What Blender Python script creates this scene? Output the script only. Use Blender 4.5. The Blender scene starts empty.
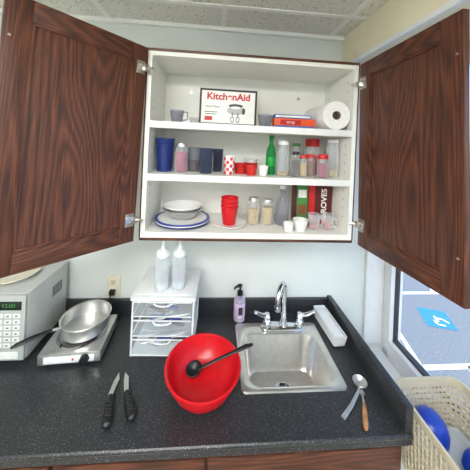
import bpy, bmesh, math, random
from mathutils import Vector, Matrix, Euler
random.seed(4)
sc = bpy.context.scene
try:
    sc.view_settings.view_transform = 'Standard'
    sc.view_settings.look = 'None'
except Exception: pass

def C(r,g,b):
    f=lambda c:(c/255/12.92) if c/255<=0.04045 else ((c/255+0.055)/1.055)**2.4
    return (f(r),f(g),f(b),1)

# ---------------------------------------------------------------- materials
def nodes(name):
    m=bpy.data.materials.new(name); m.use_nodes=True
    nt=m.node_tree; nt.nodes.clear()
    out=nt.nodes.new('ShaderNodeOutputMaterial')
    return m,nt,out
def N(nt,t,**kw):
    n=nt.nodes.new(t)
    for k,v in kw.items(): setattr(n,k,v)
    return n
def mat(name,col,rough=0.5,metal=0.0,var=0.06,scale=25,bump=0.0,emit=0.0):
    m,nt,out=nodes(name)
    p=N(nt,'ShaderNodeBsdfPrincipled')
    tc=N(nt,'ShaderNodeTexCoord'); no=N(nt,'ShaderNodeTexNoise')
    no.inputs['Scale'].default_value=scale; no.inputs['Detail'].default_value=3
    nt.links.new(tc.outputs['Object'],no.inputs['Vector'])
    cr=N(nt,'ShaderNodeValToRGB')
    a=[max(0,c*(1-var)) for c in col[:3]]+[1]; b=[min(1,c*(1+var)) for c in col[:3]]+[1]
    cr.color_ramp.elements[0].position=.35; cr.color_ramp.elements[1].position=.65
    cr.color_ramp.elements[0].color=a; cr.color_ramp.elements[1].color=b
    nt.links.new(no.outputs['Fac'],cr.inputs['Fac'])
    nt.links.new(cr.outputs['Color'],p.inputs['Base Color'])
    p.inputs['Roughness'].default_value=rough; p.inputs['Metallic'].default_value=metal
    if bump>0:
        bp=N(nt,'ShaderNodeBump'); bp.inputs['Strength'].default_value=bump; bp.inputs['Distance'].default_value=.002
        nt.links.new(no.outputs['Fac'],bp.inputs['Height']); nt.links.new(bp.outputs['Normal'],p.inputs['Normal'])
    if emit>0:
        p.inputs['Emission Color'].default_value=col; p.inputs['Emission Strength'].default_value=emit
    nt.links.new(p.outputs['BSDF'],out.inputs['Surface'])
    return m
def clear(name,tint=(.95,.97,.98,1),op=.12,body=(.9,.93,.95,1),rough=.08,edge=.55):
    m,nt,out=nodes(name)
    tr=N(nt,'ShaderNodeBsdfTransparent'); tr.inputs['Color'].default_value=tint
    p=N(nt,'ShaderNodeBsdfPrincipled'); p.inputs['Base Color'].default_value=body
    p.inputs['Roughness'].default_value=rough
    lw=N(nt,'ShaderNodeLayerWeight'); lw.inputs['Blend'].default_value=.35
    mr=N(nt,'ShaderNodeMapRange'); mr.inputs['To Min'].default_value=op; mr.inputs['To Max'].default_value=min(1,op+edge)
    nt.links.new(lw.outputs['Facing'],mr.inputs['Value'])
    mx=N(nt,'ShaderNodeMixShader')
    nt.links.new(mr.outputs['Result'],mx.inputs['Fac'])
    nt.links.new(tr.outputs[0],mx.inputs[1]); nt.links.new(p.outputs[0],mx.inputs[2])
    nt.links.new(mx.outputs[0],out.inputs['Surface'])
    return m
def wood(name,horizontal=False):
    m,nt,out=nodes(name)
    p=N(nt,'ShaderNodeBsdfPrincipled'); tc=N(nt,'ShaderNodeTexCoord')
    def mapped(s,loc=(0,0,0)):
        mp=N(nt,'ShaderNodeMapping'); mp.inputs['Scale'].default_value=s; mp.inputs['Location'].default_value=loc
        nt.links.new(tc.outputs['Object'],mp.inputs['Vector']); return mp
    s1=(6,6,.8) if not horizontal else (.8,6,6)
    s2=(380,380,10) if not horizontal else (10,380,380)
    n1=N(nt,'ShaderNodeTexNoise'); n1.inputs['Scale'].default_value=1.0; n1.inputs['Detail'].default_value=1.5; n1.inputs['Distortion'].default_value=.2
    nt.links.new(mapped(s1,(3.1,1.7,.4)).outputs[0],n1.inputs['Vector'])
    mu=N(nt,'ShaderNodeMath',operation='MULTIPLY'); mu.inputs[1].default_value=52
    nt.links.new(n1.outputs['Fac'],mu.inputs[0])
    fr=N(nt,'ShaderNodeMath',operation='PINGPONG'); fr.inputs[1].default_value=1
    nt.links.new(mu.outputs[0],fr.inputs[0])
    n2=N(nt,'ShaderNodeTexNoise'); n2.inputs['Scale'].default_value=1; n2.inputs['Detail'].default_value=3
    nt.links.new(mapped(s2).outputs[0],n2.inputs['Vector'])
    m2=N(nt,'ShaderNodeMath',operation='MULTIPLY_ADD'); m2.inputs[1].default_value=.24
    nt.links.new(fr.outputs[0],m2.inputs[0])
    m3=N(nt,'ShaderNodeMath',operation='MULTIPLY'); m3.inputs[1].default_value=.76
    nt.links.new(n2.outputs['Fac'],m3.inputs[0]); nt.links.new(m3.outputs[0],m2.inputs[2])
    cr=N(nt,'ShaderNodeValToRGB'); e=cr.color_ramp.elements
    e[0].position=.28; e[0].color=C(40,20,13); e[1].position=.76; e[1].color=C(116,68,44)
    k=cr.color_ramp.elements.new(.5); k.color=C(80,42,27)
    nt.links.new(m2.outputs[0],cr.inputs['Fac'])
    nt.links.new(cr.outputs['Color'],p.inputs['Base Color'])
    p.inputs['Roughness'].default_value=.42
    bp=N(nt,'ShaderNodeBump'); bp.inputs['Strength'].default_value=.15; bp.inputs['Distance'].default_value=.001
    nt.links.new(m2.outputs[0],bp.inputs['Height']); nt.links.new(bp.outputs[0],p.inputs['Normal'])
    nt.links.new(p.outputs[0],out.inputs['Surface'])
    return m
def speck(name,base,lite,rough=.3,scale=260,lo=.66,hi=.72,dark=None):
    m,nt,out=nodes(name)
    p=N(nt,'ShaderNodeBsdfPrincipled'); tc=N(nt,'ShaderNodeTexCoord')
    n=N(nt,'ShaderNodeTexNoise'); n.inputs['Scale'].default_value=scale; n.inputs['Detail'].default_value=2
    nt.links.new(tc.outputs['Object'],n.inputs['Vector'])
    cr=N(nt,'ShaderNodeValToRGB'); e=cr.color_ramp.elements
    e[0].position=lo; e[0].color=base; e[1].position=hi; e[1].color=lite
    if dark:
        k=cr.color_ramp.elements.new(.30); k.color=dark
        k=cr.color_ramp.elements.new(.40); k.color=base
    nt.links.new(n.outputs['Fac'],cr.inputs['Fac']); nt.links.new(cr.outputs['Color'],p.inputs['Base Color'])
    p.inputs['Roughness'].default_value=rough
    nt.links.new(p.outputs[0],out.inputs['Surface'])
    return m

M_wall=mat('wall_paint',C(218,223,219),.7,var=.02,scale=6)
M_wallr=mat('wall_paint_cream',C(240,232,204),.7,var=.02,scale=6)
M_trimw=mat('white_trim',C(236,238,238),.4,var=.02)
M_ceil=speck('ceiling_tile',C(238,236,226),C(186,184,176),.9,scale=90,lo=.58,hi=.70)
M_tbar=mat('ceiling_tbar',C(250,250,246),.5,var=.02)
M_floor=mat('floor_vinyl',C(175,165,150),.5,var=.12,scale=12)
M_wood=wood('oak_dark_stain'); M_woodh=wood('oak_dark_stain_h',True)
M_white=mat('melamine_white',C(238,238,231),.45,var=.02,scale=8)
M_counter=speck('laminate_counter',C(42,44,47),C(104,106,110),.36,scale=240,lo=.60,hi=.68,dark=C(24,25,28))
M_steel=mat('stainless_steel',C(215,215,213),.34,.92,var=.05,scale=60)
M_steelb=mat('brushed_steel_basin',C(222,220,214),.30,.9,var=.05,scale=40)
M_chrome=mat('chrome',C(225,228,232),.1,1,var=.02)
M_nickel=mat('hinge_nickel',C(190,185,175),.3,1)
M_red=mat('red_plastic',C(205,18,30),.3,var=.05)
M_redm=mat('red_matte',C(200,38,36),.5)
M_blk=mat('black_plastic',C(20,20,22),.4)
M_dk=mat('dark_grey',C(55,55,58),.4)
M_blue=mat('navy_plastic',C(20,42,110),.25)
M_bluer=mat('royal_blue',C(26,62,165),.3)
M_porc=mat('white_porcelain',C(240,240,238),.2,var=.02)
M_wpl=mat('white_plastic',C(232,235,238),.35,var=.02)
M_glass=clear('clear_glass',op=.14)
M_frost=clear('frosted_plastic',(.90,.93,.95,1),.26,(.80,.84,.88,1),.3,.4)
M_drawer=clear('drawer_plastic',(.95,.97,.98,1),.10,(.86,.90,.94,1),.15,.15)
M_plast=clear('clear_plastic',(.93,.95,.97,1),.22,(.88,.91,.94,1),.2)
M_win=clear('window_glass',(1,1,1,1),.0,(.9,.95,1,1),.02,.05)
M_green=clear('green_glass',(.10,.65,.25,1),.35,(.02,.35,.10,1),.08)
M_dglass=clear('smoked_glass',(.78,.78,.82,1),.18,(.40,.42,.48,1),.06)
M_bglass=clear('dark_blue_glass',(.50,.53,.64,1),.3,(.10,.12,.20,1),.06)
M_pink=mat('pink_jar_fill',C(165,70,105),.4)
M_brown=mat('amber_content',C(130,80,50),.6,var=.2,scale=120)
M_tan=mat('grain_content',C(196,170,120),.8,var=.25,scale=250)
M_spice=mat('spice_dark',C(60,38,28),.7,var=.3,scale=200)
M_silver=mat('microwave_silver',C(200,202,200),.35,.2,var=.02)
M_mwp=mat('microwave_panel',C(176,180,178),.4,var=.03)
M_btn=mat('microwave_button',C(225,228,226),.5)
M_disp=mat('display_dark',C(22,40,34),.2)
M_paper=mat('paper_towel',C(240,240,238),.9,var=.03,scale=80,bump=.4)
M_card=mat('cardboard_core',C(150,120,90),.8)
M_orange=mat('box_orange',C(226,86,40),.5)
M_boxblue=mat('box_blue',C(40,90,170),.5)
M_txtr=mat('print_red',C(190,24,34),.5)
M_txtw=mat('print_white',C(240,240,236),.5)
M_txtk=mat('print_black',C(30,30,30),.5)
M_txtg=mat('print_green',C(60,130,60),.5)
M_boxdk=mat('carton_maroon',C(92,26,24),.5)
M_basket=mat('basket_plastic',C(198,188,164),.5,var=.04)
M_purple=mat('soap_liquid',C(160,135,185),.3)
M_label=mat('soap_label',C(205,180,210),.5)
M_woodhan=mat('wood_handle',C(176,128,84),.5,var=.2,scale=40)
M_almond=mat('almond_plate',C(225,218,196),.4)
M_asph=speck('asphalt',C(122,130,136),C(160,164,166),.9,scale=60,lo=.55,hi=.75,dark=C(100,106,110))
M_line=mat('road_paint_white',C(245,247,247),.7,var=.05)
M_hblue=mat('road_paint_blue',C(50,140,195),.7,var=.08)
M_yel=mat('road_paint_yellow',C(230,185,50),.6)
M_grass=mat('grass_verge',C(96,120,62),.9,var=.25,scale=8)

# ---------------------------------------------------------------- builder
class B:
    def __init__(s,name):
        s.name=name; s.bm=bmesh.new(); s.mats=[]
    def mi(s,m):
        if m not in s.mats: s.mats.append(m)
        return s.mats.index(m)
    def _merge(s,tb,m,smooth,M=None):
        i=s.mi(m)
        for f in tb.faces: f.material_index=i; f.smooth=smooth
        if M is not None: bmesh.ops.transform(tb,matrix=M,verts=tb.verts)
        me=bpy.data.meshes.new('t'); tb.to_mesh(me); tb.free()
        s.bm.from_mesh(me); bpy.data.meshes.remove(me)
    def box(s,c,d,m,bev=0.0,rot=None,seg=2):
        tb=bmesh.new(); bmesh.ops.create_cube(tb,size=1)
        bmesh.ops.scale(tb,vec=d,verts=tb.verts)
        if bev>0: bmesh.ops.bevel(tb,geom=list(tb.edges),offset=bev,segments=seg,affect='EDGES',profile=.6)
        M=Matrix.Translation(c)
        if rot: M=M@Euler(rot).to_matrix().to_4x4()
        s._merge(tb,m,bev>0,M)
    def bb(s,lo,hi,m,bev=0.0):
        s.box([(a+b)/2 for a,b in zip(lo,hi)],[b-a for a,b in zip(lo,hi)],m,bev)
    def lathe(s,prof,m,c=(0,0,0),seg=36,rot=None):
        tb=bmesh.new(); rings=[]
        for r,z in prof:
            if r<1e-5: rings.append([tb.verts.new((0,0,z))])
            else: rings.append([tb.verts.new((r*math.cos(2*math.pi*k/seg),r*math.sin(2*math.pi*k/seg),z)) for k in range(seg)])
        for A,D in zip(rings,rings[1:]):
            for k in range(seg):
                k2=(k+1)%seg
                if len(A)==1 and len(D)==1: break
                if len(A)==1: tb.faces.new((A[0],D[k2],D[k]))
                elif len(D)==1: tb.faces.new((A[k],A[k2],D[0]))
                else: tb.faces.new((A[k],A[k2],D[k2],D[k]))
        M=Matrix.Translation(c)
        if rot: M=M@Euler(rot).to_matrix().to_4x4()
        bmesh.ops.recalc_face_normals(tb,faces=tb.faces)
        s._merge(tb,m,True,M)
    def tube(s,pts,rad,m,seg=12,flat=1.0):
        pts=[Vector(p) for p in pts]; n=len(pts)
        if not isinstance(rad,(list,tuple)): rad=[rad]*n
        tb=bmesh.new(); rings=[]; up=None
        for i,p in enumerate(pts):
            t=(pts[min(i+1,n-1)]-pts[max(i-1,0)]).normalized()
            if up is None:
                up=Vector((0,0,1)) if abs(t.z)<.9 else Vector((0,1,0))
            side=t.cross(up).normalized(); up=side.cross(t).normalized()
            rings.append([tb.verts.new(p+rad[i]*(math.cos(2*math.pi*k/seg)*side+flat*math.sin(2*math.pi*k/seg)*up)) for k in range(seg)])
        for A,D in zip(rings,rings[1:]):
            for k in range(seg):
                k2=(k+1)%seg; tb.faces.new((A[k],A[k2],D[k2],D[k]))
        tb.faces.new(rings[0][::-1]); tb.faces.new(rings[-1])
        bmesh.ops.recalc_face_normals(tb,faces=tb.faces)
        s._merge(tb,m,True)
    def loft(s,loops,m,cap=True):
        tb=bmesh.new(); rings=[[tb.verts.new(p) for p in L] for L in loops]; n=len(rings[0])
        for A,D in zip(rings,rings[1:]):
            for k in range(n):
                k2=(k+1)%n; tb.faces.new((A[k],A[k2],D[k2],D[k]))
        if cap: tb.faces.new(rings[-1])
        bmesh.ops.recalc_face_normals(tb,faces=tb.faces)
        s._merge(tb,m,True)
    def poly(s,pts,m):
        tb=bmesh.new(); tb.faces.new([tb.verts.new(p) for p in pts]); s._merge(tb,m,False)
    def slab(s,pts,th,m):
        tb=bmesh.new(); f=tb.faces.new([tb.verts.new(p) for p in pts])
        r=bmesh.ops.extrude_face_region(tb,geom=[f]); bmesh.ops.translate(tb,vec=(0,0,th),verts=[v for v in r['geom'] if isinstance(v,bmesh.types.BMVert)])
        bmesh.ops.recalc_face_normals(tb,faces=tb.faces); s._merge(tb,m,False)
    def text(s,t,size,m,M,sx=1.0,ex=.0004,off=0.0):
        cu=bpy.data.curves.new('t','FONT'); cu.body=t; cu.size=size; cu.extrude=ex; cu.offset=off
        cu.align_x='CENTER'; cu.align_y='CENTER'
        o=bpy.data.objects.new('t',cu); sc.collection.objects.link(o); bpy.context.view_layer.update()
        me=bpy.data.meshes.new_from_object(o)
        tb=bmesh.new(); tb.from_mesh(me); bpy.data.objects.remove(o); bpy.data.meshes.remove(me)
        s._merge(tb,m,False,M@Matrix.Diagonal((sx,1,1,1)))
    def done(s,loc=(0,0,0),rz=0,rot=None,ang=35,parent=None):
        me=bpy.data.meshes.new(s.name); s.bm.to_mesh(me); s.bm.free()
        for m in s.mats: me.materials.append(m)
        try: me.set_sharp_from_angle(angle=math.radians(ang))
        except Exception: pass
        o=bpy.data.objects.new(s.name,me); sc.collection.objects.link(o)
        o.location=loc; o.rotation_euler=rot if rot else (0,0,rz)
        if parent: o.parent=parent
        return o
def rr(cx,cy,hx,hy,r,z,n=6):
    L=[]
    for (sx,sy,a0) in ((1,1,0),(-1,1,90),(-1,-1,180),(1,-1,270)):
        for k in range(n+1):
            a=math.radians(a0+90*k/n)
            L.append((cx+sx*(hx-r)+r*math.cos(a),cy+sy*(hy-r)+r*math.sin(a),z))
    return L
def cupprof(r0,r1,h,th=.002,base=.004):
    return [(0,0),(r0*.95,0),(r0,.002),(r1,h),(r1-th,h),(r0-th,base),(0,base)]
FRONT=Matrix.Rotation(math.radians(90),4,'X')
EPS=.0006
# ---------------------------------------------------------------- room
ZC=2.46; XR=1.03; XL=-2.0; YF=-3.2
b=B('floor'); b.bb((XL,YF,-.05),(XR,0,0),M_floor); b.done()
b=B('wall_back'); b.bb((XL,0,0),(XR+.06,.1,ZC+.1),M_wall); b.done()
b=B('wall_left'); b.bb((XL-.1,YF,0),(XL,0,ZC),M_wall); b.done()
b=B('wall_front'); b.bb((XL,YF-.1,0),(XR+.06,YF,ZC),M_wall); b.done()
b=B('wall_right'); b.bb((XR,-3.2,0),(XR+.1,0,.66),M_wall); b.bb((XR,-3.2,.66),(XR+.1,-2.4,ZC),M_wall); b.bb((XR,-2.4,2.32),(XR+.1,0,ZC),M_wall); b.done()
b=B('soffit_beam'); b.bb((.70,-3.19,2.27),(XR-.001,-.001,ZC-.001),M_wallr); b.done()
b=B('trim_1'); b.bb((.685,-3.0,2.265),(.70,-.001,2.285),M_trimw); b.done()
b=B('ceiling')
b.bb((XL,YF,ZC),(XR+.1,0,ZC+.04),M_ceil)
for i in range(-3,3):
    x=.01+.61*i
    b.bb((x-.012,YF,ZC-.004),(x+.012,0,ZC+.001),M_tbar)
for j in range(0,5):
    y=-.22-.61*j
    b.bb((XL,y-.012,ZC-.0045),(.70,y+.012,ZC+.001),M_tbar)
b.bb((XL,-.02,ZC-.02),(.70,-.0005,ZC),M_tbar)
b.done()
b=B('window_1')
b.bb((XR-.02,-.07,.70),(XR+.05,-.001,2.27),M_trimw)
b.bb((XR-.02,-2.4,.70),(XR+.05,-2.33,2.27),M_trimw)
b.bb((XR-.02,-1.25,.70),(XR+.05,-1.19,2.27),M_trimw)
b.bb((XR-.02,-2.33,.66),(XR+.05,-.07,.75),M_trimw)
b.bb((XR-.02,-2.33,2.21),(XR+.05,-.07,2.27),M_trimw)
b.bb((XR+.004,-2.33,.75),(XR+.03,-.07,.765),M_dk)
b.bb((XR+.004,-.075,.75),(XR+.03,-.069,2.21),M_dk)
b.bb((XR+.012,-2.33,.76),(XR+.018,-.07,2.21),M_win)
b.done()
b=B('trim_2'); b.bb((.90,-.018,.70),(XR-.022,-.0005,2.26),M_trimw,.002); b.done()
b=B('window_ledge'); b.bb((.70,-1.6,.62),(XR-.021,-.001,.66),M_trimw,.003); b.bb((.70,-1.6,0.0),(.72,-.001,.62),M_wall); b.done()
# outdoors
b=B('parking_lot'); b.bb((XR+.12,-8,-.5),(25,25,-.4),M_asph)
def stripe(p,q,w,m=M_line,z=-.397):
    p=Vector((p[0],p[1],z)); q=Vector((q[0],q[1],z)); d=(q-p).normalized(); n=Vector((-d.y,d.x,0))*w/2
    b.poly([p-n,q-n,q+n,p+n],m)
for k in range(8):
    stripe((1.5+.62*k,.95),(.9+.62*k,.0),.05)
for k in range(8):
    stripe((1.4+.7*k,2.15),(2.4+.7*k,3.5),.06)
stripe((1.2,.95),(9,.95),.06); stripe((1.5,2.15),(9,2.15),.06); stripe((1.5,3.5),(9,3.5),.07); stripe((1.5,4.6),(12,4.3),.10)
stripe((2.2,.95),(2.5,2.15),.05); stripe((3.7,.95),(4.0,2.15),.05)
cx,cy=3.02,1.62; f=.60
b.poly([(cx+(px-3)*f,cy+(py-1.56)*f,-.395) for px,py in ((2.6,1.35),(3.15,1.2),(3.4,1.75),(2.85,1.92))],M_hblue)
def T(p): return (cx+(p[0]-3)*f,cy+(p[1]-1.56)*f)
for (p,q) in (((2.95,1.45),(3.0,1.62)),((3.0,1.55),(3.1,1.52)),((3.1,1.52),(3.15,1.4)),((2.9,1.5),(2.86,1.38)),((2.86,1.38),(3.0,1.33))):
    stripe(T(p),T(q),.028,M_line,-.392)
b.bb((2.0,4.7,-.4),(12,4.85,-.28),M_yel,.02)
b.bb((2.0,4.9,-.4),(25,9,-.36),M_grass)
b.lathe([(0,0),(.08,0),(.08,.95),(.05,1.0),(0,1.02)],M_yel,(5.6,6.2,-.4),20)
b.done()

# ---------------------------------------------------------------- wall cabinet
CX0,CX1,CZ0,CZ1,CY=-.304,.625,1.41,2.20,-.30
T_=.018
b=B('wall_cabinet')
b.bb((CX0,CY,CZ0),(CX0+T_,-.001,CZ1),M_white); b.bb((CX1-T_,CY,CZ0),(CX1,-.001,CZ1),M_white)
b.bb((CX0+T_,CY,CZ0),(CX1-T_,-.001,CZ0+.024),M_white); b.bb((CX0+T_,CY,CZ1-T_),(CX1-T_,-.001,CZ1),M_white)
b.bb((CX0+T_,-.012,CZ0+.024),(CX1-T_,-.001,CZ1-T_),M_white)
S1,S2,S3=1.905,1.68,CZ0+.024
for z in (S1,S2):
    b.bb((CX0+T_,CY+.004,z-.028),(CX1-T_,-.012,z),M_white)
    b.box(((CX0+CX1)/2,CY+.002,z-.014),(CX1-CX0-2*T_,.005,.029),M_trimw,.001)
b.bb((CX0-.004,CY-.001,CZ1),(CX1+.004,-.001,CZ1+.012),M_woodh)
b.bb((CX0-.004,CY-.001,CZ0-.012),(CX1+.004,-.001,CZ0),M_woodh)
b.bb((CX0-.006,CY,CZ0),(CX0,-.001,CZ1),M_wood); b.bb((CX1,CY,CZ0),(CX1+.006,-.001,CZ1),M_wood)
for x in (CX0+T_,CX1-T_):
    for yy in (-.25,-.06):
        for k in range(16):
            b.box((x,yy,1.50+.042*k),(.0012,.005,.005),M_dk)
b.lathe([(0,0),(.008,0),(.008,.003),(0,.004)],M_nickel,(-.15,-.012,2.09),12,rot=(math.pi/2,0,0))
b.lathe([(0,0),(.008,0),(.008,.003),(0,.004)],M_nickel,(.45,-.012,2.09),12,rot=(math.pi/2,0,0))
b.done()

def door(name,hx,hy,angle,w,z0,z1,flip,tilt):
    b=B(name); t=.02; sw=.062; h=z1-z0
    b.box((sw/2,0,h/2),(sw,t,h),M_wood,.002); b.box((w-sw/2,0,h/2),(sw,t,h),M_wood,.002)
    b.box((w/2,0,sw/2),(w-2*sw,t,sw),M_woodh,.0015); b.box((w/2,0,h-sw/2),(w-2*sw,t,sw),M_woodh,.0015)
    b.box((w/2,0,h/2),(w-2*sw+.004,.007,h-2*sw+.004),M_wood)
    for sy in (-1,1):
        yy=sy*.0055
        b.box((sw+.004,yy,h/2),(.008,.005,h-2*sw),M_wood,.0015); b.box((w-sw-.004,yy,h/2),(.008,.005,h-2*sw),M_wood,.0015)
        b.box((w/2,yy,sw+.004),(w-2*sw,.005,.008),M_woodh,.0015); b.box((w/2,yy,h-sw-.004),(w-2*sw,.005,.008),M_woodh,.0015)
    s=flip
    for zz in (.09,h-.09):
        b.box((.026,s*.0125,zz),(.036,.006,.052),M_nickel,.002)
        b.lathe([(0,0),(.014,0),(.014,.004),(0,.005)],M_chrome,(.03,s*.0135,zz),18,rot=(-s*math.pi/2,0,0))
        b.tube([(.01,s*.018,zz),(-.004,s*.030,zz),(-.010,s*.044,zz)],.006,M_nickel,8)
        b.box((.008,s*.021,zz),(.018,.012,.026),M_nickel,.002)
    for zz in (.12,h-.12):
        b.lathe([(0,0),(.004,0),(.003,.003),(0,.0035)],M_nickel,(w-.015,s*.010,zz),10,rot=(-s*math.pi/2,0,0))
    o=b.done()
    # slightly sprung hinges: free edge sits a little high; pivot about the middle of the hinge stile
    o.matrix_world=Matrix.Translation((hx,hy,z0+h/2))@Matrix.Rotation(angle,4,'Z')@Matrix.Rotation(-tilt,4,'Y')@Matrix.Translation((0,0,-h/2))
door('cabinet_door',-.316,-.322,math.atan2(-.318,-.290),.430,CZ0,CZ1+.004,1,.034)
door('cabinet_door',.634,-.330,math.atan2(-.455,.026),.424,CZ0,CZ1,-1,.046)

# ---------------------------------------------------------------- counter & base cabinets
ZT=.88; YC=-.585
SX,SY=.348,-.268
hx0,hx1,hy0,hy1=SX-.19,SX+.19,-.435,-.16
b=B('countertop')
XE=.672
b.bb((-1.6,YC,ZT-.038),(hx0,-.001,ZT),M_counter)
b.bb((hx1,YC,ZT-.038),(XE+.026,-.001,ZT),M_counter)
b.bb((hx0,YC,ZT-.038),(hx1,hy0,ZT),M_counter)
b.bb((hx0,hy1,ZT-.038),(hx1,-.001,ZT),M_counter)
b.tube([(-1.6,YC+.002,ZT-.008),(XE+.024,YC+.002,ZT-.008)],.008,M_counter,10)
b.box((-.464,-.011,ZT+.04),(2.27,.02,.08),M_counter,.003)
b.box((XE+.013,(YC-.001)/2,ZT+.045),(.026,-YC-.002,.09),M_counter,.003)
b.done()
b=B('base_cabinet')
b.bb((-1.6,-.56,.10),(XE+.01,-.54,ZT-.039),M_woodh)
b.bb((-1.6,-.54,0),(XE+.01,-.50,.10),M_blk)
b.bb((XE,-.54,0),(XE+.018,-.002,ZT-.039),M_wood)
for (xa,xb) in ((-1.58,-1.06),(-1.05,-.46),(-.445,.008),(.018,.66)):
    b.box(((xa+xb)/2,-.57,.745),(xb-xa,.02,.17),M_woodh,.003)
    b.box(((xa+xb)/2,-.57,.38),(xb-xa,.02,.54),M_wood,.003)
    b.tube([((xa+xb)/2-.05,-.584,.745),((xa+xb)/2-.05,-.6,.745),((xa+xb)/2+.05,-.6,.745),((xa+xb)/2+.05,-.584,.745)],.004,M_nickel,8)
b.done()

b=B('kitchen_sink')
by=-.295
b.loft([rr(SX,SY,.211,.173,.02,ZT+.0003),rr(SX,SY,.209,.171,.02,ZT+.006),rr(SX,SY,.204,.166,.02,ZT+.008),
        rr(SX,by,.188,.132,.05,ZT+.006),rr(SX,by,.181,.126,.055,ZT+.003),rr(SX,by,.177,.122,.055,ZT-.01),
        rr(SX,by,.160,.106,.05,ZT-.135),rr(SX,by,.148,.095,.045,ZT-.150),rr(SX,by,.03,.03,.029,ZT-.155)],M_steelb)
b.lathe([(.045,.002),(.040,.003),(.034,0),(.012,-.002),(0,-.001)],M_chrome,(SX,by,ZT-.152),24)
for k in range(6): b.lathe([(0,.001),(.005,.001),(.005,.0),(.0,-.001)],M_dk,(SX+.02*math.cos(k*1.047),by+.02*math.sin(k*1.047),ZT-.1515),10)
b.done()
b=B('kitchen_faucet')
FX,FY,FZ=.384,-.128,ZT+.0085
b.loft([rr(FX,FY,.115,.027,.026,FZ),rr(FX,FY,.115,.027,.026,FZ+.010),rr(FX,FY,.105,.019,.018,FZ+.016)],M_chrome)
b.lathe([(0,0),(.024,0),(.022,.02),(.015,.034),(.0145,.055),(0,.055)],M_chrome,(FX,FY,FZ+.014),24)
pts=[]; d=Vector((-.55,-.83,0)).normalized(); R=.054
base=Vector((FX,FY,FZ+.05))
pts.append(base); pts.append(base+Vector((0,0,.06))); 
top=base+Vector((0,0,.140))
for k in range(0,15):
    a=math.pi*k/14*1.03
    pts.append(top+d*(R-R*math.cos(a))+Vector((0,0,R*math.sin(a))))
pts.append(pts[-1]+Vector((0,0,-.03)))
b.tube(pts,.0125,M_chrome,14)
e=pts[-1]; b.lathe([(0,0),(.0135,0),(.0155,.012),(.0145,.02),(0,.02)],M_chrome,(e.x,e.y,e.z-.008),16)
for s in (-1,1):
    hx=FX+s*.086
    b.lathe([(0,0),(.024,0),(.023,.018),(.015,.03),(.018,.045),(.012,.058),(0,.060)],M_chrome,(hx,FY,FZ+.012),20)
    b.tube([(hx,FY,FZ+.060),(hx+s*.03,FY-.012,FZ+.070),(hx+s*.062,FY-.02,FZ+.090)],[.009,.0095,.007],M_chrome,10)
    b.lathe([(0,-.008),(.007,-.005),(.009,0),(.007,.005),(0,.008)],M_chrome,(hx+s*.064,FY-.021,FZ+.091),12)
b.done()

# ---------------------------------------------------------------- counter objects
b=B('microwave_oven')
mw,md,mh=.48,.26,.285
b.box((0,0,mh/2+.012),(mw,md,mh-.012),M_silver,.008)
fy=-md/2
b.box((-.065,fy-.008,mh/2+.012),(.345,.018,mh-.02),M_silver,.006)
b.box((-.075,fy-.0175,mh/2+.015),(.25,.002,.17),M_blk,.0008)
b.tube([(.088,fy-.017,.05),(.088,fy-.034,.06),(.088,fy-.034,.24),(.088,fy-.017,.25)],.008,M_silver,10)
b.box((.173,fy-.006,mh/2+.012),(.128,.014,mh-.02),M_mwp,.004)
b.box((.173,fy-.0135,.245),(.10,.002,.035),M_disp,.0008)
b.text('12:00',.024,M_txtg,Matrix.Translation((.173,fy-.0148,.245))@FRONT)
for r in range(6):
    for c in range(3):
        b.box((.140+.033*c,fy-.0142,.205-.024*r),(.026,.003,.016),M_btn,.001)
        b.box((.140+.033*c,fy-.0160,.205-.024*r),(.010,.0006,.004),M_txtk)
b.box((.173,fy-.0145,.045),(.09,.004,.028),M_btn,.002)
for sx in (-1,1):
    for sy in (-1,1): b.lathe([(0,0),(.012,0),(.012,.016),(0,.016)],M_blk,(sx*.2,sy*.1,0),12)
for k in range(7): b.box((mw/2,.04+.01*k-.02,.2),(.002,.004,.05),M_dk)
b.done((-.742-mw/2,-.158,ZT+EPS))
b=B('dinner_plate'); b.lathe([(0,0),(.05,0),(.055,.004),(.10,.014),(.098,.017),(.054,.007),(0,.006)],M_almond); b.done((-.90,-.16,ZT+mh+.0075))

b=B('electric_hot_plate')
b.box((0,0,.035),(.24,.215,.045),M_steel,.008)
b.box((0,-.1085,.034),(.19,.003,.026),M_wpl,.001)
b.lathe([(0,0),(.018,0),(.016,.016),(0,.017)],M_blk,(.06,-.110,.034),20,rot=(math.pi/2,0,0))
b.lathe([(0,0),(.004,0),(.004,.003),(0,.003)],M_redm,(.015,-.110,.034),10,rot=(math.pi/2,0,0))
b.lathe([(.085,0),(.095,.004),(.09,.007),(.082,.003)],M_chrome,(0,0,.0575),32)
sp=[]
for k in range(0,110):
    a=k*.2; r=.018+.0029*a
    sp.append((r*math.cos(a),r*math.sin(a),.0635))
b.tube(sp,.005,M_blk,6)
for sx in (-1,1):
    for sy in (-1,1): b.lathe([(0,0),(.010,0),(.010,.014),(0,.014)],M_blk,(sx*.09,sy*.08,0),12)
b.tube([(-.05,.108,.03),(-.05,.14,.012),(0,.16,.005),(.08,.155,.005)],.004,M_blk,8)
b.done((-.568,-.205,ZT+EPS),math.radians(4))
b=B('saucepan')
b.lathe([(0,0),(.088,0),(.094,.005),(.098,.054),(.103,.058),(.101,.060),(.095,.056),(.090,.007),(0,.004)],M_steel,seg=48)
dd=Vector((-.78,-.62,0))
b.tube([dd*.098+Vector((0,0,.045)),dd*.13+Vector((0,0,.050))],.007,M_steel,10,.6)
b.tube([dd*.125+Vector((0,0,.049)),dd*.15+Vector((0,0,.050)),dd*.19+Vector((0,0,.050)),dd*.24+Vector((0,0,.046)),dd*.255+Vector((0,0,.044))],[.008,.010,.012,.011,.006],M_blk,12,.6)
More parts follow.
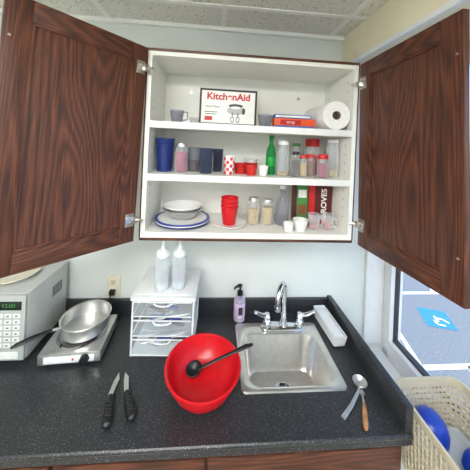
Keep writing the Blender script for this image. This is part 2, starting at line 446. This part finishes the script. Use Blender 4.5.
b.done((-.56,-.190,ZT+.0695))
b=B('wall_outlet')
b.box((0,-.003,0),(.072,.006,.116),M_almond,.002)
for s in (-1,1):
    b.box((0,-.0065,s*.024),(.034,.004,.030),M_almond,.003)
    b.box((-.007,-.009,s*.024+.002),(.003,.001,.011),M_blk); b.box((.007,-.009,s*.024+.002),(.003,.001,.009),M_blk)
    b.box((0,-.009,s*.024-.008),(.005,.001,.005),M_blk)
b.box((.0,-.018,-.026),(.028,.022,.024),M_blk,.003)
b.tube([(0,-.028,-.026),(0,-.045,-.04),(-.02,-.045,-.09),(-.03,-.05,-.135)],.0035,M_blk,8)
b.done((-.518,-.0006,1.027))

# drawer unit
b=B('plastic_drawer_tower')
w,d,h=.27,.235,.258
for sx in (-1,1):
    b.box((sx*(w/2-.004),0,h/2),(.003,d,h-.004),M_drawer)
    for sy in (-1,1): b.box((sx*(w/2-.004),sy*(d/2-.005),h/2),(.007,.009,h),M_wpl,.0015)
    for z in (.004,.086,.170): b.box((sx*(w/2-.004),0,z+.003),(.006,d,.006),M_wpl)
b.box((0,d/2-.003,h/2),(w-.016,.004,h-.004),M_wpl)
for z in (.004,.086,.170): b.box((0,0,z),(w-.014,d-.004,.005),M_drawer if z>.01 else M_wpl)
b.box((0,0,h-.006),(w+.010,d+.012,.016),M_wpl,.005)
b.box((0,0,h+.003),(w-.03,d-.03,.004),M_trimw,.0015)
for i,z in enumerate((.010,.092,.176)):
    hh=.072 if i<2 else .068
    y0=-d/2-.004
    b.box((0,y0,z+hh/2),(w-.022,.003,hh-.003),M_drawer,.001)
    b.box((0,y0-.001,z+hh-.003),(w-.022,.005,.004),M_wpl,.001); b.box((0,y0-.001,z+.003),(w-.022,.004,.003),M_wpl,.001)
    b.tube([(-.04,y0-.003,z+hh-.008),(-.026,y0-.008,z+hh-.014),(0,y0-.010,z+hh-.016),(.026,y0-.008,z+hh-.014),(.04,y0-.003,z+hh-.008)],.0028,M_wpl,8)
    for k in range(13):
        x=random.uniform(-.075,.075); y=random.uniform(-.080,-.03); a=random.uniform(-.6,.6)
        L=random.uniform(.06,.095)
        m=[M_mwp,M_trimw,M_dk,M_steel,M_wpl,M_bluer,M_mwp,M_blk][(k*3+i)%8]
        zz=z+.008+.0036*k
        b.tube([(x-L*math.cos(a)*.5,y-L*math.sin(a)*.3,zz),(x,y,zz+.002),(x+L*math.cos(a)*.5,y+L*math.sin(a)*.3,zz+.005)],[.005,.010,.007],m,8,.5)
b.done((-.196,-.158,ZT+EPS),math.radians(-2))
def squeeze(x,y):
    b=B('squeeze_bottle')
    b.lathe([(0,0),(.030,0),(.032,.004),(.032,.125),(.029,.140),(.022,.148),(.022,.152),(0,.152)],M_frost)
    b.lathe([(0,.004),(.028,.004),(.028,.03),(0,.03)],M_wpl)
    b.lathe([(.024,.146),(.027,.148),(.027,.170),(.020,.176),(.012,.180),(.007,.200),(.0035,.235),(0,.236)],M_wpl)
    for k in range(14):
        a=2*math.pi*k/14; b.box((.027*math.cos(a),.027*math.sin(a),.159),(.003,.003,.018),M_wpl)
    b.done((x,y,ZT+.2645))
squeeze(-.222,-.215); squeeze(-.148,-.205)

b=B('mixing_bowl')
K=.96
b.lathe([(r*K,z) for r,z in [(0,0),(.060,0),(.063,.005),(.082,.014),(.112,.036),(.132,.070),(.141,.099),(.148,.102),(.149,.106),(.144,.108),(.138,.104),(.128,.070),(.108,.039),(.078,.018),(0,.010)]],M_red,seg=64)
b.done((-.012,-.424,ZT+EPS))
b=B('serving_spoon')
b.tube([(-.045,-.005,-.024),(-.02,0,-.016),(.02,.006,-.002),(.10,.022,.018),(.135,.03,.026),(.165,.036,.030)],[.006,.006,.006,.008,.010,.006],M_blk,12,.6)
b.lathe([(0,-.016),(.014,-.013),(.026,-.003),(.031,.008),(.029,.009),(.024,-.001),(.013,-.010),(0,-.013)],M_blk,(-.065,-.008,-.026),24,rot=(.1,-.15,.2))
b.done((.018,-.410,ZT+.102))

b=B('hand_soap_bottle')
b.lathe([(0,0),(.027,0),(.030,.004),(.030,.105),(.026,.122),(.013,.132),(.013,.138),(0,.138)],M_plast)
b.lathe([(0,.004),(.0275,.004),(.0275,.10),(.023,.118),(0,.118)],M_purple)
b.lathe([(.0305,.025),(.0308,.026),(.0308,.096),(.0305,.097)],M_label)
b.box((0,-.0310,.062),(.022,.0012,.040),M_txtk,.0004)
b.lathe([(.0155,.132),(.0155,.150),(.010,.154),(.005,.156),(.005,.176),(.0,.176)],M_blk)
b.tube([(.006,0,.180),(-.006,-.003,.183),(-.028,-.012,.180),(-.036,-.015,.172)],[.009,.009,.0055,.005],M_blk,10)
b.done((.162,-.060,ZT+EPS),math.radians(5))

b=B('sponge_caddy')
def open_box(b,hx,hy,h,t,m,r=.008,taper=.9):
    b.loft([rr(0,0,hx*taper,hy*taper,r,0),rr(0,0,hx,hy,r,h),rr(0,0,hx-t,hy-t,r*.8,h),rr(0,0,hx*taper-t,hy*taper-t,r*.8,t)],m)
    b.loft([rr(0,0,hx*taper,hy*taper,r,0.0),rr(0,0,hx*taper*.5,hy*taper*.5,r*.5,0.0)],m)
open_box(b,.033,.112,.048,.003,M_wpl)
b.box((0,0,.030),(.048,.195,.026),M_trimw,.004)
b.done((.617,-.150,ZT+.0085),math.radians(3))

def utensil(p0,p1,p2):
    b=B('paring_knife'); z=ZT+.0142
    p0=Vector((p0[0],p0[1],z)); p1=Vector((p1[0],p1[1],z)); p2=Vector((p2[0],p2[1],z-.004))
    L=p1-p0
    b.tube([p0,p0+L*.06,p0+L*.3,p0+L*.55,p0+L*.8,p1],[.007,.0145,.0170,.0145,.0150,.008],M_blk,14,.8)
    for k in range(5):
        q=p0+L*(.25+.1*k); b.box((q.x,q.y,z+.0125),(.018,.0025,.003),M_dk,.0006)
    D=(p2-p1); n=Vector((-D.y,D.x,0)).normalized(); w=.011
    b.slab([p1-n*w*.7,p1+D*.7-n*w,p2,p1+D*.6+n*w*.6,p1+n*w*.7],.002,M_steel)
    b.done()
utensil((-.312,-.540),(-.342,-.440),(-.346,-.352))
utensil((-.236,-.520),(-.290,-.428),(-.322,-.352))

b=B('measuring_scoop')
z=ZT+.006
b.lathe([(0,0),(.012,.002),(.022,.010),(.027,.020),(.026,.021),(.020,.011),(.010,.004),(0,.003)],M_steel,(.612,-.425,ZT+.0006),28)
b.tube([(.600,-.443,ZT+.020),(.585,-.46,ZT+.018),(.535,-.50,z+.004),(.482,-.535,z-.001)],[.004,.005,.0065,.008],M_steel,10,.45)
b.done()
b=B('ice_cream_spade')
b.tube([(.541,-.572,ZT+.0085),(.548,-.56,ZT+.0085),(.575,-.512,ZT+.0085),(.583,-.497,ZT+.0085)],[.006,.009,.008,.006],M_woodhan,12,.85)
b.tube([(.583,-.497,ZT+.0085),(.592,-.478,ZT+.008),(.597,-.465,ZT+.006)],[.005,.004,.004],M_steel,10)
b.tube([(.597,-.465,ZT+.006),(.604,-.453,ZT+.006),(.609,-.444,ZT+.006)],[.008,.012,.003],M_steel,12,.3)
b.done()

# ---------------------------------------------------------------- shelf contents
def cup(name,x,y,z,r0,r1,h,m,th=.002):
    b=B(name); b.lathe(cupprof(r0,r1,h,th),m)
    return b.done((x,y,z+EPS))
b=B('glass_measuring_cup')
b.lathe(cupprof(.024,.033,.06),M_dglass); b.tube([(.030,0,.052),(.054,0,.050),(.054,0,.018),(.026,0,.012)],.004,M_dglass,8)
b.done((-.19,-.20,S1+EPS),math.radians(-20))
b=B('glass_measuring_cup'); b.lathe(cupprof(.026,.026,.03),M_glass); b.lathe([(0,.03),(.03,.03),(.03,.038),(0,.04)],M_glass); b.done((-.115,-.10,S1+EPS))
b=B('hand_mixer_box')
bw,bd,bh=.268,.09,.168
b.box((0,0,bh/2),(bw,bd,bh),M_txtw,.001)
f=-bd/2-.0008
b.box((0,f,bh-.005),(bw*.99,.0012,.009),M_txtk); b.box((0,f,.005),(bw*.99,.0012,.009),M_txtk)
b.box((-bw/2+.005,f,bh/2),(.009,.0012,bh*.98),M_txtk); b.box((bw/2-.005,f,bh/2),(.009,.0012,bh*.98),M_txtk)
b.text('KitchenAid',.044,M_txtr,Matrix.Translation((0,f-.0004,bh-.036))@FRONT,1.02,off=.0014)
def disc(cx,cz,rx,rz,m,y):
    b.poly([(cx+rx*math.cos(2*math.pi*k/24),y,cz+rz*math.sin(2*math.pi*k/24)) for k in range(24)],m)
disc(.035,.070,.042,.020,M_mwp,f-.0008); disc(.035,.092,.034,.009,M_dk,f-.0009); disc(.035,.084,.024,.006,M_txtw,f-.0011)
disc(.072,.068,.008,.016,M_dk,f-.0010)
b.box((.020,f-.0008,.040),(.004,.0006,.04),M_dk); b.box((.046,f-.0008,.040),(.004,.0006,.04),M_dk)
disc(.020,.028,.009,.014,M_dk,f-.0012); disc(.046,.028,.009,.014,M_dk,f-.0012); disc(.020,.028,.006,.010,M_txtw,f-.0014); disc(.046,.028,.006,.010,M_txtw,f-.0014)
b.text('Hand Mixer',.014,M_txtk,Matrix.Translation((-.072,f-.0004,.085))@FRONT)
b.box((-.08,f,.06),(.06,.001,.003),M_txtk); b.box((-.08,f,.05),(.05,.001,.003),M_txtk); b.box((-.090,f,.030),(.035,.001,.018),M_txtr)
b.done((.047,-.175,S1+EPS))
b=B('glass_measuring_cup'); b.lathe(cupprof(.026,.036,.06),M_dglass); b.tube([(.034,0,.05),(.058,0,.048),(.058,0,.018),(.03,0,.014)],.004,M_dglass,8); b.done((.226,-.21,S1+EPS),1.3)
b=B('plastic_wrap_box')
b.box((0,0,.024),(.20,.055,.048),M_orange,.001)
b.box((.0,-.0282,.008),(.196,.001,.012),M_boxblue); b.box((-.02,-.0284,.030),(.10,.001,.022),M_txtr)
b.text('wrap',.02,M_txtw,Matrix.Translation((-.02,-.0292,.031))@FRONT)
b.box((.07,0,.0485),(.05,.05,.001),M_boxblue)
b.done((.368,-.19,S1+EPS),math.radians(-1))
b=B('foil_box')
b.box((0,0,.009),(.18,.05,.018),M_boxblue,.001); b.box((0,-.0255,.009),(.17,.001,.009),M_txtw)
b.done((.362,-.185,S1+EPS+.0495),math.radians(-1))
b=B('paper_towel_roll')
b.lathe([(.020,-.13),(.0645,-.13),(.066,-.125),(.066,.125),(.0645,.13),(.020,.13),(.020,-.13)],M_paper,seg=48,rot=(math.pi/2,0,0))
b.lathe([(.0195,-.129),(.0195,.129)],M_card,rot=(math.pi/2,0,0))
b.lathe([(0.0,.110),(.0195,.110)],M_dk,rot=(math.pi/2,0,0))
b.done((.539,-.155,S1+.0668))

b=B('plastic_tumbler')
b.lathe(cupprof(.033,.043,.150),M_blue)
for z in (.138,.126,.114): b.lathe([(.0425,z),(.0445,z+.002),(.0425,z+.005)],M_blue)
b.lathe([(.043,.148),(.045,.150),(.044,.153),(.041,.150)],M_blue)
b.done((-.238,-.20,S2+EPS))
def jar(name,x,y,z,r,h,fill,lid,fh=.7,glass=M_glass,lidh=.014):
    b=B(name)
    b.lathe([(0,0),(r*.92,0),(r,.004),(r,h*.78),(r*.82,h*.88),(r*.80,h*.97),(0,h*.97)],glass)
    if fill: b.lathe([(0,.003),(r*.88,.003),(r*.93,.006),(r*.93,h*fh),(0,h*fh)],fill)
    if lid: b.lathe([(0,h+lidh*.5),(r*.84,h+lidh*.5),(r*.88,h+lidh*.3),(r*.88,h-lidh*.6),(r*.81,h-lidh*.6)],lid)
    return b.done((x,y,z+EPS))
jar('mason_jar',-.160,-.205,S2,.032,.125,M_pink,M_steel,.75)
b=B('drinking_glass'); b.lathe(cupprof(.026,.032,.115),M_dglass); b.lathe([(0,.005),(.022,.005),(.026,.05),(0,.05)],M_brown); b.done((-.104,-.165,S2+EPS))
b=B('glass_tankard'); b.lathe(cupprof(.028,.031,.115),M_bglass); b.tube([(.028,0,.09),(.048,0,.085),(.048,0,.035),(.027,0,.03)],.005,M_bglass,8); b.done((-.045,-.225,S2+EPS),math.radians(-100))
b=B('drinking_glass'); b.lathe(cupprof(.022,.026,.112),M_bglass); b.done((.010,-.135,S2+EPS))
b=B('checkered_cup'); b.lathe(cupprof(.021,.026,.085),M_porc)
for i in range(5):
    for k in range(10):
        if (i+k)%2==0:
            a=2*math.pi*k/10; rq=.0215+.005*(i*.016+.008)/.085
            b.box((rq*math.cos(a),rq*math.sin(a),.008+.016*i),(.0015,.012,.014),M_redm,rot=(0,0,a))
b.done((.062,-.235,S2+EPS))
def ramekins(x,y,n,m1,m2):
    b=B('ramekin_stack')
    for k in range(n):
        m=m1 if k%2==0 else m2
        b.lathe([(r,z+.017*k) for r,z in cupprof(.027,.034,.03,.003)],m)
        b.lathe([(.0335,.027+.017*k),(.036,.029+.017*k),(.0335,.032+.017*k)],m)
    b.done((x,y,S2+EPS))
ramekins(.122,-.19,2,M_redm,M_redm); ramekins(.180,-.12,3,M_porc,M_redm)
cup('ramekin',.165,-.235,S2,.022,.028,.045,M_redm)
cup('ramekin',.222,-.23,S2,.020,.025,.045,M_porc)
b=B('green_bottle')
b.lathe([(0,0),(.021,0),(.023,.004),(.023,.10),(.019,.125),(.010,.145),(.009,.175),(.011,.178),(0,.178)],M_green)
b.lathe([(0,.190),(.011,.190),(.012,.186),(.012,.170),(.0105,.170)],M_green)
b.lathe([(.0232,.04),(.0238,.041),(.0238,.085),(.0232,.086)],mat('green_label',C(20,150,60),.5))
b.done((.266,-.19,S2+EPS))
jar('spice_jar',.320,-.215,S2,.028,.155,M_tan,M_wpl,.12)
jar('plastic_bottle',.345,-.10,S2,.028,.17,None,M_wpl,.3)
jar('spice_jar',.372,-.240,S2,.020,.11,M_spice,M_blk,.7)
jar('spice_jar',.413,-.230,S2,.019,.095,M_tan,M_redm,.7)
jar('spice_jar',.412,-.13,S2,.024,.15,M_brown,M_txtg,.6)
jar('storage_jar',.458,-.20,S2,.023,.10,M_brown,M_redm,.7)
jar('storage_jar',.500,-.12,S2,.040,.165,M_redm,M_redm,.6,lidh=.035)
jar('plastic_bottle',.570,-.200,S2,.031,.175,M_tan,M_wpl,.2,M_plast)
jar('storage_jar',.505,-.240,S2,.026,.10,M_pink,M_redm,.65,lidh=.02)

b=B('plate_stack')
for k in range(3):
    m=(M_blue,M_porc,M_bluer)[k]; o=.006*k
    b.lathe([(0,o),(.09,o),(.095,o+.002),(.130,o+.008),(.129,o+.011),(.094,o+.006),(0,o+.005)],m,seg=48)
b.lathe([(0,.0172),(.094,.0182),(.116,.0226),(.116,.0221),(.0,.0165)],M_porc,seg=48)
b.done((-.148,-.16,S3+EPS))
b=B('steel_bowl')
b.lathe([(0,0),(.035,0),(.062,.012),(.092,.045),(.098,.047),(.098,.049),(.091,.049),(.060,.016),(0,.004)],M_steel,seg=48)
b.lathe([(r,z+.014) for r,z in [(0,0),(.03,0),(.055,.012),(.083,.043),(.089,.046),(.088,.049),(.080,.046),(.052,.016),(0,.004)]],M_porc,seg=48)
b.done((-.148,-.160,S3+.0185))
b=B('small_plate'); b.lathe([(0,0),(.045,0),(.05,.003),(.082,.012),(.081,.015),(.049,.006),(0,.005)],M_porc,seg=40); b.done((.075,-.20,S3+EPS))
b=B('red_cup_stack')
for k in range(3):
    b.lathe([(r,z+.020*k) for r,z in cupprof(.030,.041,.085)],M_red); b.lathe([(.040,.083+.020*k),(.0435,.085+.020*k),(.040,.088+.020*k)],M_red)
b.done((.075,-.20,S3+.0065))
jar('storage_jar',.195,-.17,S3,.029,.12,M_tan,M_steel,.6)
jar('storage_jar',.265,-.17,S3,.031,.115,M_tan,M_steel,.72)
b=B('glass_bottle')
b.lathe([(0,0),(.030,0),(.032,.004),(.032,.09),(.024,.12),(.012,.14),(.012,.18),(.014,.184),(0,.184)],M_dglass)
b.lathe([(0,.192),(.014,.192),(.015,.175),(.012,.175)],M_wpl); b.done((.338,-.175,S3+EPS))
b=B('coffee_carton')
b.box((0,0,.10),(.185,.075,.20),M_boxdk,.001)
f=-.0382
b.box((-.062,f,.10),(.055,.001,.198),M_txtg); b.box((-.062,f-.0005,.15),(.042,.001,.04),M_txtw); b.box((-.062,f-.0005,.07),(.042,.001,.05),M_brown)
b.text('GROVES',.038,M_txtw,Matrix.Translation((.052,f-.0005,.10))@FRONT@Matrix.Rotation(math.pi/2,4,'Z'),1.1,off=.001)
b.box((-.012,f,.10),(.030,.001,.198),M_redm); b.box((0.0,f-.0003,.012),(.183,.001,.022),M_redm)
b.done((.506,-.12,S3+EPS))
cup('ramekin',.345,-.262,S3,.020,.025,.038,M_porc)
cup('white_bowl',.405,-.250,S3,.024,.036,.05,M_porc)
def gmug(x,y):
    b=B('glass_mug'); b.lathe(cupprof(.024,.030,.07),M_glass); b.lathe([(0,.005),(.020,.005),(.021,.02),(0,.02)],M_redm)
    b.tube([(.027,0,.058),(.046,0,.055),(.046,0,.022),(.025,0,.016)],.004,M_glass,8); b.done((x,y,S3+EPS),math.radians(-60))
gmug(.480,-.225); gmug(.548,-.225)

# ---------------------------------------------------------------- basket
b=B('woven_basket')
BH=.250
def bl(f,off=0.0,z=None): return rr(0,0,.118+.018*f+off,.128+.02*f+off,.04+off,(.006+BH*f) if z is None else z,6)
rows=13
for r in range(rows):
    f0=(r+.05)/rows; f1=(r+.62)/rows
    b.loft([bl(f0,.0015),bl(f1,.0015),bl(f1,-.0015),bl(f0,-.0015),bl(f0,.0015)],M_basket,cap=False)
def dense(L0,n):
    P=[Vector(p) for p in L0]; P.append(P[0]); D=[0]
    for a,c in zip(P,P[1:]): D.append(D[-1]+(c-a).length)
    out=[]
    for k in range(n):
        t=D[-1]*k/n; i=max(j for j in range(len(D)-1) if D[j]<=t)
        out.append(P[i].lerp(P[i+1],(t-D[i])/max(1e-9,D[i+1]-D[i])))
    return out
lo=dense(bl(0),64); hi=dense(bl(1),64)
for a,c in zip(lo,hi): b.tube([a,c],.0042,M_basket,6,.7)
b.loft([bl(1,-.004,BH),bl(1,.004,BH),bl(1,.006,BH+.006),bl(1,.005,BH+.022),bl(1,-.003,BH+.022),bl(1,-.004,BH)],M_basket,cap=False)
b.loft([bl(0,.001,0.0),bl(0,.001,.008),rr(0,0,.03,.03,.02,.008)],M_basket)
b.loft([bl(0,.001,0.0),rr(0,0,.03,.03,.02,.0)],M_basket)
b.done((.862,-.600,.6605))
def bcup(x,y,z,rot):
    b=B('blue_bowl'); b.lathe([(0,0),(.022,0),(.040,.010),(.054,.035),(.058,.06),(.056,.061),(.051,.036),(.037,.013),(0,.006)],M_bluer,seg=40); b.done((x,y,z),rot=rot)
bcup(.815,-.540,.884,(math.pi+.12,.12,0)); bcup(.888,-.655,.884,(math.pi-.08,.15,0))
b=B('dish_towel'); b.box((0,0,.066),(.20,.22,.132),M_mwp,.035,seg=3); b.done((.862,-.600,.6695))

# ---------------------------------------------------------------- lights
M_fill=mat('fill_panel_glow',(1,.99,.975,1),.5,emit=20)  # emission for the added fill panels
def fill_panel(x,y):  # glowing panel added out of view behind the camera, standing in for room light
    b=B('added_fill_panel')
    b.bb((x-.58,y-.28,ZC-.012),(x+.58,y+.28,ZC-.006),M_fill)
    b.bb((x-.6,y-.30,ZC-.010),(x-.58,y+.30,ZC-.005),M_trimw); b.bb((x+.58,y-.30,ZC-.010),(x+.6,y+.30,ZC-.005),M_trimw)
    b.done()
fill_panel(-.25,-1.85); fill_panel(-.9,-2.7)
w=bpy.data.worlds.new('world'); sc.world=w; w.use_nodes=True; nt=w.node_tree
bg=nt.nodes['Background']; sky=nt.nodes.new('ShaderNodeTexSky')
try:
    sky.sky_type='NISHITA'; sky.sun_disc=False; sky.sun_elevation=math.radians(50); sky.sun_rotation=math.radians(200)
except Exception: pass
nt.links.new(sky.outputs[0],bg.inputs['Color']); bg.inputs['Strength'].default_value=.48
sl=bpy.data.lights.new('sun','SUN'); sl.energy=3.2; sl.angle=.01; sl.color=(1,.94,.85)
so=bpy.data.objects.new('sun_light',sl); sc.collection.objects.link(so)
so.rotation_euler=Vector((.5,.15,-1)).to_track_quat('-Z','Y').to_euler()

# ---------------------------------------------------------------- camera
th=.077; ph=.045
fw=Vector((math.sin(th),math.cos(th),0)); r0=Vector((math.cos(th),-math.sin(th),0)); u0=Vector((0,0,1))
R=r0*math.cos(ph)+u0*math.sin(ph); U=-r0*math.sin(ph)+u0*math.cos(ph)
cam=bpy.data.cameras.new('camera'); co=bpy.data.objects.new('camera',cam); sc.collection.objects.link(co)
Mx=Matrix((R,U,-fw)).transposed().to_4x4(); Mx.translation=Vector((0,-1.33,1.83)); co.matrix_world=Mx
cam.sensor_width=36; cam.lens=238/470*36; cam.shift_y=-93/470; cam.clip_start=.02
sc.camera=co
